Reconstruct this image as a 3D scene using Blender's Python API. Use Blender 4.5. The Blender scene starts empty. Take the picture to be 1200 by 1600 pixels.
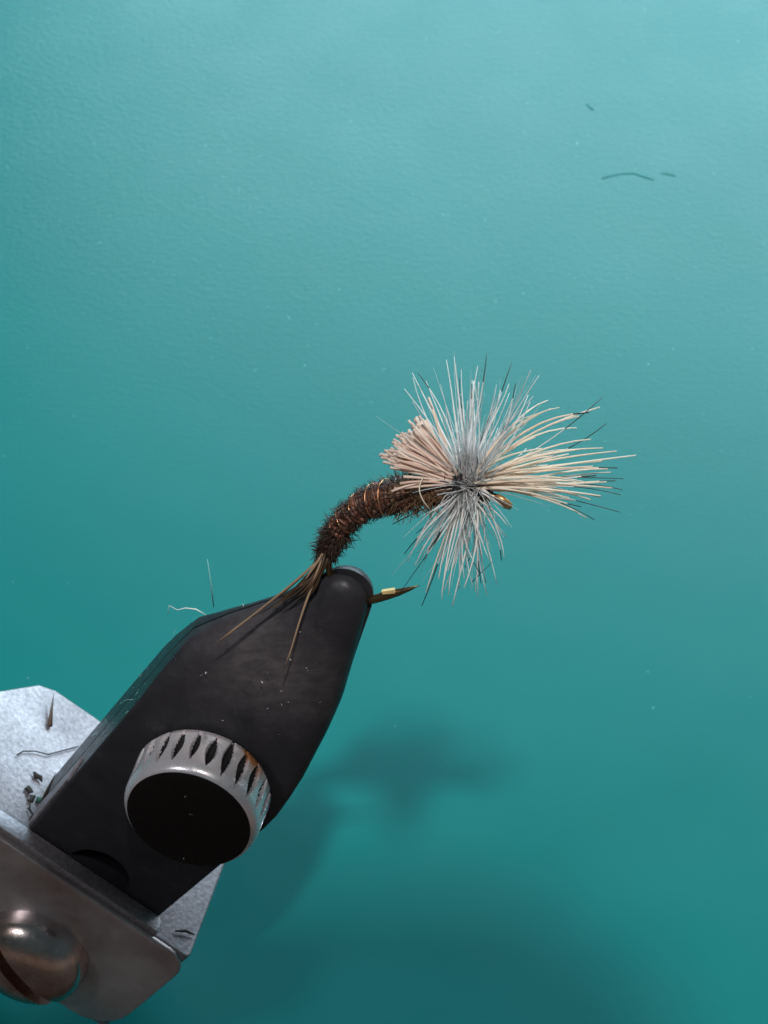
import bpy, bmesh, math, random
from mathutils import Vector, Matrix

random.seed(11)
scene = bpy.context.scene
col = scene.collection
scene.unit_settings.system = 'METRIC'
scene.unit_settings.scale_length = 0.01          # one unit is one centimetre
R = math.radians

# ------------------------------------------------------------------ place
# The table is z = 0.  Shapes are laid out in a frame (x right, y up the slanted view, w towards the
# viewer) that hangs above the table, tilted by PITCH, and turned into table coordinates by W().
PITCH = R(45)
DROP = 6.3                       # how far the fly hangs in front of the table along the view
DIST = 14.0
FOC = 3818.0
AX = Vector((1, 0, 0))
AY = Vector((0, math.sin(PITCH), math.cos(PITCH)))
AW = Vector((0, -math.cos(PITCH), math.sin(PITCH)))
def W(v): return AX * v[0] + AY * v[1] + AW * (v[2] + DROP)
def D(v): return AX * v[0] + AY * v[1] + AW * v[2]

# ------------------------------------------------------------------ camera
cam = bpy.data.cameras.new('camera')
cam_o = bpy.data.objects.new('camera', cam); col.objects.link(cam_o)
cam_o.location = W((0, 0, DIST))
cam_o.rotation_euler = Matrix((AX, AY, AW)).transposed().to_euler()
cam.sensor_fit = 'VERTICAL'; cam.sensor_height = 36.0
cam.lens = FOC / 1600 * 36.0
cam.clip_start = 0.5; cam.clip_end = 1000
cam.dof.use_dof = True
cam.dof.focus_distance = 13.75
cam.dof.aperture_fstop = 1.9
scene.camera = cam_o

# ------------------------------------------------------------------ light
world = bpy.data.worlds.new('World'); scene.world = world
world.use_nodes = True
bg = world.node_tree.nodes['Background']
bg.inputs['Color'].default_value = (0.46, 0.66, 0.72, 1)
bg.inputs['Strength'].default_value = 0.07

def area(name, direction, dist, sx, sy, watt, color, target=(0, 0, 0)):
    l = bpy.data.lights.new(name, 'AREA'); l.shape = 'RECTANGLE'
    l.size = sx; l.size_y = sy; l.energy = watt; l.color = color
    o = bpy.data.objects.new(name, l); col.objects.link(o)
    d = direction.normalized()
    o.location = W(target) + d * dist
    o.rotation_euler = d.to_track_quat('Z', 'Y').to_euler()
    return o
# ceiling spot behind the viewer: hard light that throws the fly's shadow down the table
area('ceiling_spot', D((0.057, 0.39, 0.92)), 90, 3.8, 3.8, 58500, (1.0, 0.95, 0.87))
# window beyond the table
area('window_light', Vector((0.265, 0.84, 0.47)), 40, 42, 14, 23500, (0.62, 0.88, 1.0), (0, 0, -DROP))

# fill lamp added at the right to brighten the metal
area('right_metal_fill', Vector((0.70, 0.64, 0.32)), 60, 30, 22, 9000, (0.88, 0.95, 1.0), (0, 0, -DROP))

# added fill lamp at upper left, brightens the knob rim
area('left_rim_fill', D((-0.51, 0.30, 0.80)), 100, 18, 18, 15500, (0.95, 0.97, 1.0))

vs = scene.view_settings
vs.view_transform = 'Standard'; vs.look = 'None'; vs.exposure = 0; vs.gamma = 1
vs.use_curve_mapping = False

# ------------------------------------------------------------------ materials
def mat(name, base=(0.5, 0.5, 0.5), rough=0.5, metal=0.0, spec=0.5):
    m = bpy.data.materials.new(name); m.use_nodes = True
    nt = m.node_tree; b = nt.nodes['Principled BSDF']
    b.inputs['Base Color'].default_value = (*base, 1)
    b.inputs['Roughness'].default_value = rough
    b.inputs['Metallic'].default_value = metal
    b.inputs['Specular IOR Level'].default_value = spec
    return m, nt, b
def node(nt, t, **kw):
    n = nt.nodes.new(t)
    for k, v in kw.items():
        if k in n.inputs: n.inputs[k].default_value = v
        else: setattr(n, k, v)
    return n
def coords(nt, scale=(1, 1, 1), rot=(0, 0, 0)):
    tc = node(nt, 'ShaderNodeTexCoord'); mp = node(nt, 'ShaderNodeMapping')
    mp.inputs['Scale'].default_value = scale; mp.inputs['Rotation'].default_value = rot
    nt.links.new(tc.outputs['Object'], mp.inputs['Vector'])
    return mp.outputs['Vector']
def noise(nt, vec, scale, detail=4, rough=0.6, dist=0.0):
    n = node(nt, 'ShaderNodeTexNoise', Scale=scale, Detail=detail, Roughness=rough, Distortion=dist)
    nt.links.new(vec, n.inputs['Vector']); return n.outputs['Fac']
def ramp(nt, fac, stops):
    r = node(nt, 'ShaderNodeValToRGB'); e = r.color_ramp.elements
    while len(e) < len(stops): e.new(0.5)
    for el, (p, c) in zip(e, stops):
        el.position = p; el.color = (*c, 1) if len(c) == 3 else c
    nt.links.new(fac, r.inputs['Fac']); return r.outputs['Color']
def bump(nt, b, height, strength, dist, normal=None):
    bn = node(nt, 'ShaderNodeBump', Strength=strength, Distance=dist)
    nt.links.new(height, bn.inputs['Height'])
    if normal is not None: nt.links.new(normal, bn.inputs['Normal'])
    nt.links.new(bn.outputs['Normal'], b.inputs['Normal'])
    return bn.outputs['Normal']
def mul(nt, a, bb, op='MULTIPLY'):
    m = node(nt, 'ShaderNodeMath', operation=op)
    for i, x in enumerate((a, bb)):
        if isinstance(x, (int, float)): m.inputs[i].default_value = x
        else: nt.links.new(x, m.inputs[i])
    return m.outputs[0]
def gray(v): return (v, v, v)

M = {}
# teal tabletop: satin plastic with a fine leathery grain, small scuffs and specks
m, nt, b = mat('teal_surface', (0.02, 0.23, 0.22), 0.45, 0, 0.21)
v = coords(nt)
big = noise(nt, v, 0.35, 3)
c = ramp(nt, big, [(0.3, (0.002, 0.163, 0.160)), (0.7, (0.003, 0.178, 0.175))])
nt.links.new(c, b.inputs['Base Color'])
vr = coords(nt, (5.5, 9.0, 9.0))
gr = noise(nt, vr, 1.6, 5, 0.62, 0.4)
fine = noise(nt, coords(nt, (20, 30, 25)), 1.0, 4, 0.65)
vor = node(nt, 'ShaderNodeTexVoronoi', Scale=3.2, Randomness=1.0); nt.links.new(v, vor.inputs['Vector'])
pit = ramp(nt, vor.outputs['Distance'], [(0.03, gray(1)), (0.13, gray(0))])
h1 = mul(nt, mul(nt, gr, 0.9), mul(nt, fine, 0.5), 'ADD')
h2 = mul(nt, h1, mul(nt, pit, 0.5), 'ADD')
tcy = node(nt, 'ShaderNodeSeparateXYZ'); nt.links.new(v, tcy.inputs[0])
scuff = node(nt, 'ShaderNodeMapRange'); scuff.inputs[1].default_value = -1.0; scuff.inputs[2].default_value = 7.0; scuff.inputs[3].default_value = 0.12; scuff.inputs[4].default_value = 1.5
nt.links.new(tcy.outputs[1], scuff.inputs[0])
worn = ramp(nt, noise(nt, coords(nt, (7.0, 11.0, 9.0)), 1.7, 4, 0.6, 0.3), [(0.45, gray(0)), (0.85, gray(1))])
h3 = mul(nt, mul(nt, mul(nt, fine, 0.5), mul(nt, worn, 0.35), 'ADD'), scuff.outputs[0])
bump(nt, b, h3, 0.20, 0.020)
rr = ramp(nt, noise(nt, v, 1.1, 4), [(0.3, gray(0.34)), (0.75, gray(0.39))])
nt.links.new(rr, b.inputs['Roughness'])
M['teal'] = m

# black oxide steel
def black_steel(name, base, r0, r1):
    m, nt, b = mat(name, base, 0.4, 0, 0.2)
    v = coords(nt)
    f = noise(nt, v, 5, 6, 0.7)
    nt.links.new(ramp(nt, f, [(0.35, tuple(x * 0.75 for x in base)), (0.6, base), (0.8, tuple(x * 1.9 for x in base))]), b.inputs['Base Color'])
    g = noise(nt, coords(nt, (1, 1, 1)), 22, 6, 0.7)
    nt.links.new(ramp(nt, g, [(0.3, gray(r0)), (0.7, gray(r1))]), b.inputs['Roughness'])
    st = noise(nt, coords(nt, (6, 60, 6), (0.6, 0.3, 0.75)), 1.5, 4, 0.6)
    hh = mul(nt, mul(nt, g, 0.6), mul(nt, st, 0.4), 'ADD')
    bump(nt, b, hh, 0.35, 0.012)
    return m
M['jaw'] = black_steel('black_oxide_steel', (0.032, 0.031, 0.038), 0.28, 0.46)
M['cap'] = black_steel('black_lacquer', (0.007, 0.0055, 0.0055), 0.45, 0.65)
M['cap'].node_tree.nodes['Principled BSDF'].inputs['Specular IOR Level'].default_value = 0.25

# cast grey metal with a mottled skin
m, nt, b = mat('cast_metal', (0.5, 0.5, 0.53), 0.5, 0.65)
v = coords(nt)
f = noise(nt, v, 34, 4, 0.65); f2 = noise(nt, v, 2.2, 4)
c = ramp(nt, f, [(0.28, (0.20, 0.18, 0.20)), (0.5, (0.295, 0.27, 0.295)), (0.72, (0.41, 0.375, 0.41))])
nt.links.new(c, b.inputs['Base Color'])
nt.links.new(ramp(nt, f2, [(0.3, gray(0.42)), (0.7, gray(0.62))]), b.inputs['Roughness'])
bump(nt, b, f, 0.25, 0.010)
M['cast'] = m

# brushed brown steel of the clamp face
m, nt, b = mat('brushed_steel', (0.2, 0.17, 0.165), 0.36, 0.8, 0.4)
v = coords(nt)
st = noise(nt, coords(nt, (3, 70, 3), (0.5, 0.2, 0.9)), 1.4, 5, 0.6)
f = noise(nt, v, 1.3, 5, 0.6)
c = ramp(nt, f, [(0.33, (0.38, 0.31, 0.31)), (0.5, (0.56, 0.52, 0.53)), (0.68, (0.78, 0.76, 0.79))])
nt.links.new(c, b.inputs['Base Color'])
bump(nt, b, st, 0.25, 0.01)
nt.links.new(ramp(nt, noise(nt, v, 9, 5), [(0.3, gray(0.30)), (0.7, gray(0.48))]), b.inputs['Roughness'])
M['brushed'] = m

# screw: worn copper-tinted steel
m, nt, b = mat('worn_screw_steel', (0.42, 0.32, 0.29), 0.24, 1.0)
v = coords(nt)
f = noise(nt, v, 3.0, 5, 0.65, 0.5)
c = ramp(nt, f, [(0.3, (0.50, 0.31, 0.24)), (0.5, (0.70, 0.56, 0.53)), (0.7, (0.88, 0.80, 0.80))])
nt.links.new(c, b.inputs['Base Color'])
nt.links.new(ramp(nt, noise(nt, v, 11, 5), [(0.3, gray(0.18)), (0.75, gray(0.34))]), b.inputs['Roughness'])
bump(nt, b, noise(nt, v, 18, 4), 0.15, 0.01)
M['screw'] = m

# knob metal: nickel plate, grimy and with a rusty spot
def knob_metal(rust_at):
    m, nt, b = mat('nickel_plate', (0.75, 0.75, 0.8), 0.3, 0.8)
    v = coords(nt)
    f = noise(nt, v, 6, 5, 0.7, 0.6)
    c = ramp(nt, f, [(0.28, (0.45, 0.43, 0.43)), (0.42, (0.86, 0.85, 0.92)), (0.6, (0.95, 0.86, 0.92)), (0.78, (0.72, 0.88, 0.95))])
    geo = node(nt, 'ShaderNodeTexCoord')
    sub = node(nt, 'ShaderNodeVectorMath', operation='DISTANCE'); sub.inputs[1].default_value = rust_at
    nt.links.new(geo.outputs['Object'], sub.inputs[0])
    dn = mul(nt, sub.outputs['Value'], mul(nt, noise(nt, v, 12, 4), 0.16), 'ADD')
    mk = ramp(nt, dn, [(0.13, gray(1)), (0.21, gray(0))])
    mx = node(nt, 'ShaderNodeMix', data_type='RGBA')
    nt.links.new(mk, mx.inputs[0]); nt.links.new(c, mx.inputs[6]); mx.inputs[7].default_value = (0.42, 0.17, 0.07, 1)
    nt.links.new(mx.outputs[2], b.inputs['Base Color'])
    nt.links.new(mul(nt, mul(nt, mk, -0.3), 0.42, 'ADD'), b.inputs['Metallic'])
    nt.links.new(ramp(nt, noise(nt, v, 16, 4), [(0.3, gray(0.20)), (0.75, gray(0.40))]), b.inputs['Roughness'])
    bump(nt, b, f, 0.2, 0.012)
    return m

def fibre(name, c0, c1, rough=0.45, trans=0.15, spec=0.4):
    """hair: colour differs from fibre to fibre and a little along each one"""
    m, nt, b = mat(name, c0, rough, 0, spec)
    oi = node(nt, 'ShaderNodeObjectInfo')
    n = noise(nt, coords(nt), 9, 3)
    k = mul(nt, mul(nt, oi.outputs['Random'], 0.7), mul(nt, n, 0.45), 'ADD')
    nt.links.new(ramp(nt, k, [(0.15, c0), (0.95, c1)]), b.inputs['Base Color'])
    if trans:
        tr = node(nt, 'ShaderNodeBsdfTranslucent')
        nt.links.new(ramp(nt, k, [(0.15, c0), (0.95, c1)]), tr.inputs['Color'])
        mx = node(nt, 'ShaderNodeMixShader'); mx.inputs[0].default_value = trans
        out = nt.nodes['Material Output']
        nt.links.new(b.outputs[0], mx.inputs[1]); nt.links.new(tr.outputs[0], mx.inputs[2])
        nt.links.new(mx.outputs[0], out.inputs['Surface'])
    return m
M['white'] = fibre('hackle_white', (0.88, 0.89, 0.91), (0.99, 0.98, 0.96), 0.35, 0.35)
M['grey'] = fibre('hackle_grey', (0.55, 0.56, 0.58), (0.82, 0.83, 0.85), 0.45, 0.3)
M['post'] = fibre('post_grey', (0.50, 0.47, 0.49), (0.74, 0.71, 0.72), 0.5, 0.25)
M['dark'] = fibre('hackle_dark_tip', (0.012, 0.018, 0.018), (0.05, 0.06, 0.06), 0.5, 0.0)
M['hair'] = fibre('deer_hair', (0.94, 0.74, 0.60), (1.0, 0.93, 0.82), 0.4, 0.3)
M['butt'] = fibre('deer_hair_butt', (0.80, 0.56, 0.47), (1.0, 0.86, 0.77), 0.5, 0.3)
M['butt_end'] = fibre('deer_hair_cut_end', (0.75, 0.62, 0.55), (0.85, 0.75, 0.68), 0.6, 0.0)
M['tail'] = fibre('pheasant_barb', (0.022, 0.013, 0.010), (0.10, 0.06, 0.038), 0.4, 0.0)
M['tail_tan'] = fibre('pheasant_barb_tan', (0.26, 0.16, 0.10), (0.42, 0.29, 0.20), 0.4, 0.1)
M['herl'] = fibre('brown_herl', (0.032, 0.013, 0.009), (0.20, 0.075, 0.045), 0.5, 0.0, 0.5)
M['fuzz'] = fibre('brown_fuzz', (0.018, 0.010, 0.008), (0.05, 0.028, 0.02), 0.5, 0.1)
M['dub'] = fibre('tan_dubbing', (0.16, 0.085, 0.05), (0.42, 0.26, 0.16), 0.6, 0.2)
M['thread'] = fibre('black_thread', (0.012, 0.010, 0.010), (0.03, 0.026, 0.026), 0.5, 0.0)
M['wire'] = mat('copper_wire', (0.72, 0.36, 0.20), 0.38, 0.9)[0]
M['hook'] = mat('bronzed_hook', (0.17, 0.12, 0.065), 0.32, 0.9)[0]
M['barb'] = mat('painted_barb_glint', (0.98, 0.74, 0.36), 0.4, 0.2)[0]  # the lit barb's glint is put into its bright base colour
M['eye'] = mat('golden_bronze', (0.62, 0.36, 0.18), 0.38, 0.6)[0]
M['lint_dark'] = mat('dark_lint', (0.03, 0.026, 0.024), 0.8)[0]
M['lint_green'] = mat('green_lint', (0.02, 0.10, 0.07), 0.7)[0]
M['lint_teal'] = mat('teal_stain_fibre', (0.03, 0.25, 0.25), 0.38, 0, 0.2)[0]
M['lint_white'] = mat('white_lint', (0.8, 0.8, 0.8), 0.6)[0]
M['lint_pale'] = mat('pale_teal_speck', (0.25, 0.55, 0.55), 0.5)[0]
M['speck'] = mat('teal_speck', (0.06, 0.33, 0.32), 0.35)[0]
M['lint_brown'] = mat('brown_clipping', (0.09, 0.06, 0.045), 0.6)[0]

# ------------------------------------------------------------------ mesh helpers
ORG = {}                         # world origin of each object by name
def to_obj(name, verts, faces, mats, parent=None, idx=None, smooth=True, sharp=None, frame=True):
    """verts in the layout frame; the object's origin is its parent's origin, or its own middle"""
    vv = [W(v) for v in verts] if frame else [Vector(v) for v in verts]
    if parent is not None: org = ORG[parent.name]
    else:
        org = sum(vv, Vector()) / len(vv)
    me = bpy.data.meshes.new(name)
    me.from_pydata([v - Vector(org) for v in vv], [], faces)
    for x in (mats if isinstance(mats, (list, tuple)) else [mats]): me.materials.append(M[x] if isinstance(x, str) else x)
    if idx: me.polygons.foreach_set('material_index', idx)
    if smooth:
        me.polygons.foreach_set('use_smooth', [True] * len(me.polygons))
        if sharp: me.set_sharp_from_angle(angle=R(sharp))
    me.update()
    o = bpy.data.objects.new(name, me); col.objects.link(o)
    if parent is not None: o.parent = parent
    else: o.location = org
    ORG[o.name] = Vector(org)
    return o
def empty(name, at=None, parent=None):
    o = bpy.data.objects.new(name, None); col.objects.link(o)
    o.empty_display_size = 0.2
    if parent is not None:
        o.parent = parent; ORG[o.name] = ORG[parent.name]
    else:
        o.location = at; ORG[o.name] = Vector(at)
    return o
def tag(o, label, cat=None, group=None, kind=None):
    o['label'] = label
    if cat: o['category'] = cat
    if group: o['group'] = group
    if kind: o['kind'] = kind
    return o
def bez(p0, p1, p2, n):
    return [p0 * (1 - t) ** 2 + p1 * 2 * t * (1 - t) + p2 * t * t for t in [i / n for i in range(n + 1)]]
def tube(pts, radii, sides=5, cap=True, ref=Vector((0.3, 0.2, 1)), flat=1.0):
    vs_, fs = [], []
    n = len(pts)
    for i, p in enumerate(pts):
        t = (pts[min(i + 1, n - 1)] - pts[max(i - 1, 0)]).normalized()
        a = t.cross(ref)
        if a.length < 1e-4: a = t.cross(Vector((1, 0, 0)))
        a.normalize(); bb = t.cross(a)
        r = radii[i] if isinstance(radii, (list, tuple)) else radii
        for k in range(sides):
            th = 2 * math.pi * k / sides
            vs_.append(p + a * (math.cos(th) * r) + bb * (math.sin(th) * r * flat))
    for i in range(n - 1):
        for k in range(sides):
            k2 = (k + 1) % sides
            fs.append((i * sides + k, i * sides + k2, (i + 1) * sides + k2, (i + 1) * sides + k))
    if cap:
        fs.append(tuple(range(sides))[::-1]); fs.append(tuple((n - 1) * sides + k for k in range(sides)))
    return vs_, fs
class Heap:
    def __init__(s): s.v = []; s.f = []; s.m = []
    def add(s, vf, mi=0):
        o = len(s.v); s.v += vf[0]; s.f += [tuple(i + o for i in f) for f in vf[1]]; s.m += [mi] * len(vf[1])

# vise frame: T to the jaw tip, S across the jaw, N out of the jaw's face
N = Vector((-0.2199, -0.5996, 0.7695)).normalized()
S = Vector((0.7850, -0.5771, -0.2254)); S = (S - N * S.dot(N)).normalized()
T = N.cross(S).normalized()
TIP = Vector((-0.2017, -0.4327, 0.0))
def V(t, s, n): return TIP + T * t + S * s + N * n
def HP(px, py, off=0.0):
    """a point of the plane in which the hook is clamped (off: cm out of it), from its place in the picture"""
    r = Vector(((px - 600) / FOC, (800 - py) / FOC, -1)); C = Vector((0, 0, DIST))
    k = (TIP + N * off - C).dot(N) / r.dot(N)
    return C + r * k
def lerp(a, b, t): return a + (b - a) * t
def sstep(a, b, x):
    x = min(1, max(0, (x - a) / (b - a))); return x * x * (3 - 2 * x)
def table(tab, x):
    if x <= tab[0][0]: return tab[0][1]
    for (x0, y0), (x1, y1) in zip(tab, tab[1:]):
        if x <= x1: return lerp(y0, y1, (x - x0) / (x1 - x0))
    return tab[-1][1]
def rnd(a, b): return random.uniform(a, b)

def IP(px, py, off=0.0):
    """the same for the tuft: a point of the upright plane through the hackle's root"""
    w = 0.64 + off
    return Vector(((px - 600) / FOC * (DIST - w), (800 - py) / FOC * (DIST - w), w))
# ------------------------------------------------------------------ tabletop
m, nt, b = mat('dark_wood', (0.05, 0.03, 0.02), 0.5)
wv = noise(nt, coords(nt, (0.25, 3.0, 3.0)), 1.2, 5, 0.6, 0.8)
nt.links.new(ramp(nt, wv, [(0.3, (0.085, 0.054, 0.042)), (0.7, (0.145, 0.095, 0.075))]), b.inputs['Base Color'])
bump(nt, b, wv, 0.2, 0.03)
M['wood'] = m
def slab_box(name, x0, x1, y0, y1, z0, z1, mt, bev):
    bm = bmesh.new(); bmesh.ops.create_cube(bm, size=1)
    for v_ in bm.verts: v_.co = Vector((lerp(x0, x1, v_.co.x + .5), lerp(y0, y1, v_.co.y + .5), lerp(z0, z1, v_.co.z + .5)))
    bmesh.ops.bevel(bm, geom=list(bm.edges), offset=bev, segments=3, affect='EDGES', profile=0.5)
    me = bpy.data.meshes.new(name); bm.to_mesh(me); bm.free(); me.materials.append(M[mt])
    o = bpy.data.objects.new(name, me); col.objects.link(o); o['kind'] = 'structure'; return o
slab_box('tabletop', -80, 80, -60, 90, -2.2, -0.204, 'wood', 0.2)['label'] = 'brown wooden tabletop under the teal mat'
slab_box('table_mat', -34, 34, -5.6, 44, -0.2, 0.0, 'teal', 0.03)['label'] = 'smooth satin teal mat filling the background'

# ------------------------------------------------------------------ vise
vise = empty('fly_tying_vise', W(V(-7.2, 0.15, -0.25)))
tag(vise, 'black and grey metal fly tying vise reaching in from the lower left corner', 'vise')

LEFT = [(-2.96, -0.362), (-1.2, -0.478), (-0.95, -0.475), (-0.7, -0.39), (-0.36, -0.245), (-0.12, -0.175), (-0.06, -0.158), (0.0, -0.134), (0.03, -0.112), (0.055, -0.082), (0.072, -0.045), (0.08, -0.010)]
RIGHT = [(-2.96, 0.665), (-1.75, 0.685), (-1.6, 0.675), (-1.26, 0.618), (-0.9, 0.528), (-0.7, 0.462), (-0.45, 0.352), (-0.12, 0.205), (-0.06, 0.178), (0.0, 0.142), (0.03, 0.117), (0.055, 0.085), (0.072, 0.047), (0.08, 0.010)]
THICK = [(-2.96, 0.25), (-1.42, 0.25), (-0.25, 0.132), (-0.12, 0.122), (-0.06, 0.116), (0.0, 0.104), (0.03, 0.088), (0.055, 0.070), (0.072, 0.038), (0.08, 0.010)]
def jaw_half(side, ext=0.0, gap=0.008, thick=1.0):
    ts = [-2.96, -2.5, -2.0, -1.75, -1.6, -1.44, -1.40, -1.26, -1.1, -0.95, -0.82, -0.7, -0.58, -0.45, -0.36, -0.25, -0.18, -0.12, -0.06, -0.03, 0.0, 0.015, 0.03, 0.043, 0.055, 0.064, 0.072, 0.077, 0.08]
    q = 9
    vv, ff = [], []
    for t in ts:
        sl, sr, b_ = table(LEFT, t), table(RIGHT, t), table(THICK, t) * thick
        a_ = (sr - sl) / 2; g_ = sstep(-1.55, -0.45, t)
        rx = lerp(0.022, a_ * 0.95, g_); ry = lerp(0.022, b_ * 0.93, g_)
        rx = min(rx, a_ * 0.98); ry = min(ry, b_ * 0.95)
        gap_ = min(gap, (b_ - ry) * 0.5)
        ring = [(sl, gap_)]
        for i in range(q):
            th = math.pi - (math.pi / 2) * i / (q - 1)
            ring.append((sl + rx + rx * math.cos(th), b_ - ry + ry * math.sin(th)))
        for i in range(q):
            th = math.pi / 2 - (math.pi / 2) * i / (q - 1)
            ring.append((sr - rx + rx * math.cos(th), b_ - ry + ry * math.sin(th)))
        ring.append((sr, gap_))
        tt_ = t + ext * sstep(-0.5, 0.08, t)
        vv += [V(tt_, s, n * side) for s, n in ring]
    m_ = 2 * q + 2
    for i in range(len(ts) - 1):
        for k in range(m_):
            k2 = (k + 1) % m_
            f = (i * m_ + k, i * m_ + k2, (i + 1) * m_ + k2, (i + 1) * m_ + k)
            ff.append(f if side < 0 else f[::-1])
    f0 = tuple(range(m_)); f1 = tuple((len(ts) - 1) * m_ + k for k in range(m_))
    ff.append(f0 if side > 0 else f0[::-1]); ff.append(f1[::-1] if side > 0 else f1)
    return vv, ff
def cut(o, verts, faces):
    """take a shape out of a mesh"""
    c = to_obj('cutter', verts, faces, 'jaw', smooth=False)
    for x in (o, c):
        b_ = bmesh.new(); b_.from_mesh(x.data); bmesh.ops.recalc_face_normals(b_, faces=b_.faces)
        if b_.calc_volume(signed=True) < 0: bmesh.ops.reverse_faces(b_, faces=b_.faces)
        b_.to_mesh(x.data); b_.free()
    md = o.modifiers.new('cut', 'BOOLEAN'); md.operation = 'DIFFERENCE'; md.solver = 'EXACT'; md.object = c
    bpy.context.view_layer.update()
    dg = bpy.context.evaluated_depsgraph_get()
    me = bpy.data.meshes.new_from_object(o.evaluated_get(dg))
    o.modifiers.clear(); o.data = me
    bpy.data.objects.remove(c)
def scuff_sheen(src, centre, radius):  # scuff streaks plus the nose's lit sheen, painted as a lighter base colour
    m = src.copy(); m.name = 'black_steel_scuff_sheen'; nt = m.node_tree; b = nt.nodes['Principled BSDF']
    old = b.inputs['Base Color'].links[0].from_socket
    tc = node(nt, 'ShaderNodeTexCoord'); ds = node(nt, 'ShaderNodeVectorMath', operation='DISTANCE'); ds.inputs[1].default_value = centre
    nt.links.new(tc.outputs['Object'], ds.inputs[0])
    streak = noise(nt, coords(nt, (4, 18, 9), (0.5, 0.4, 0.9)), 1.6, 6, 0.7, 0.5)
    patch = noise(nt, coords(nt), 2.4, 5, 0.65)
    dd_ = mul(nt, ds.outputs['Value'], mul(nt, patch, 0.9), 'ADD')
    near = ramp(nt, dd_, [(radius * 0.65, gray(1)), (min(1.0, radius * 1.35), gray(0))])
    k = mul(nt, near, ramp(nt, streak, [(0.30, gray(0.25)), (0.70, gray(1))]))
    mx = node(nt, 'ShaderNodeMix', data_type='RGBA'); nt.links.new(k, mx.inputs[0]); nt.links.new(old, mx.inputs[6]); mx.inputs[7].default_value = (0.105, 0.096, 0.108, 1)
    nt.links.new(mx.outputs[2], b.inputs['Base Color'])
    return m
M['scuff_sheen'] = scuff_sheen(M['jaw'], W(V(-0.72, 0.0, 0.17)) - ORG[vise.name], 0.85)
jf = to_obj('front_jaw', *jaw_half(1), 'scuff_sheen', vise, smooth=True)
arc_ = [(-2.938 + 0.205 * math.sin(math.pi * i / 30), 0.165 + 0.215 * math.cos(math.pi * i / 30)) for i in range(31)]
ring1 = ([V(t, s, 0.061) for t, s in arc_] + [V(t, s, 0.5) for t, s in arc_],
         [tuple(range(31)), tuple(range(31, 62))[::-1]] + [(i, (i + 1) % 31, 31 + (i + 1) % 31, 31 + i) for i in range(31)])
cut(jf, *ring1)
jf.data.set_sharp_from_angle(angle=R(26))
tag(jf, 'broad black front jaw carrying the knob')
jr = to_obj('rear_jaw', *jaw_half(-1, 0.05, 0.008, 1.0), 'jaw', vise, smooth=True, sharp=32)

# knob with fluted rim
KT, KS, KN, KR, KH = -1.66, 0.175, 0.262, 0.425, 0.37
def knob_mesh():
    vv, ff, mi = [], [], []
    nf, per = 25, 24
    nt_ = nf * per
    rk = random.Random(5); fl_ = [(rk.uniform(.52, .70), rk.uniform(.120, .158), rk.uniform(.150, .175)) for _ in range(nf)]
    prof = [(0.0, 0.375), (0.02, 0.405), (0.05, 0.420)] + [(0.05 + 0.25 * i / 26, 0.425 - 0.006 * i / 26) for i in range(1, 27)] + [(0.325, 0.412), (0.348, 0.400), (0.362, 0.386), (0.366, 0.374)]
    for (h, r) in prof:
        for k in range(nt_):
            th = 2 * math.pi * k / nt_
            x = (k % per) / per * 2 - 1                      # -1..1 across one flute
            fw, fh, fc = fl_[k // per]
            wz = max(0.0, 1 - abs((h - fc) / fh) ** 1.7)     # lens shape along the height
            wd = fw * wz
            dep = 0.0
            if wd > 0.02 and abs(x) < wd: dep = 0.055 * max(0, 1 - (x / wd) ** 2) * (0.4 + 0.6 * wz)
            rr_ = r - dep
            vv.append(V(KT, KS, KN) + N * h + (T * math.cos(th) + S * math.sin(th)) * rr_)
    for i in range(len(prof) - 1):
        hm = (prof[i][0] + prof[i + 1][0]) / 2
        for k in range(nt_):
            k2 = (k + 1) % nt_
            ff.append((i * nt_ + k, (i + 1) * nt_ + k, (i + 1) * nt_ + k2, i * nt_ + k2)[::-1])
            x = ((k + 0.5) % per) / per * 2 - 1
            fw, fh, fc = fl_[k // per]
            wz = max(0.0, 1 - abs((hm - fc) / fh) ** 1.7)
            mi.append(1 if abs(x) < fw * wz * 0.80 - 0.04 and wz > 0.1 else 0)
    ff.append(tuple(range(nt_))); mi.append(0)
    ff.append(tuple((len(prof) - 1) * nt_ + k for k in range(nt_))[::-1]); mi.append(0)
    return vv, ff, mi
rust = W(V(KT + 0.40, KS + 0.10, KN + 0.03)) - ORG[vise.name]
kv, kf, kmi = knob_mesh()
M['grime'] = black_steel('dark_grime', (0.03, 0.03, 0.033), 0.45, 0.7)
knob = to_obj('knob', kv, kf, [knob_metal(rust), 'grime'], vise, kmi, smooth=True, sharp=28)
tag(knob, 'round clamping knob with fluted nickel rim, rusty spot and black face')
# black face plate set in the knob
vv, ff = [], []
rings = [(0.381, 0.3655), (0.381, 0.371), (0.374, 0.375), (0.34, 0.3785), (0.2, 0.380), (0.05, 0.3805)]
for r, h in rings:
    for k in range(72):
        th = 2 * math.pi * k / 72
        vv.append(V(KT, KS, KN + h) + (T * math.cos(th) + S * math.sin(th)) * r)
for i in range(len(rings) - 1):
    for k in range(72):
        k2 = (k + 1) % 72
        ff.append((i * 72 + k, i * 72 + k2, (i + 1) * 72 + k2, (i + 1) * 72 + k))
ff.append(tuple((len(rings) - 1) * 72 + k for k in range(72)))
to_obj('face_plate', vv, [f[::-1] for f in ff], 'cap', knob, smooth=True, sharp=35)
for o in (jr, knob):
    b_ = bmesh.new(); b_.from_mesh(o.data)
    if b_.calc_volume(signed=True) < 0: bmesh.ops.reverse_faces(b_, faces=b_.faces)
    b_.to_mesh(o.data); b_.free()
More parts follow.
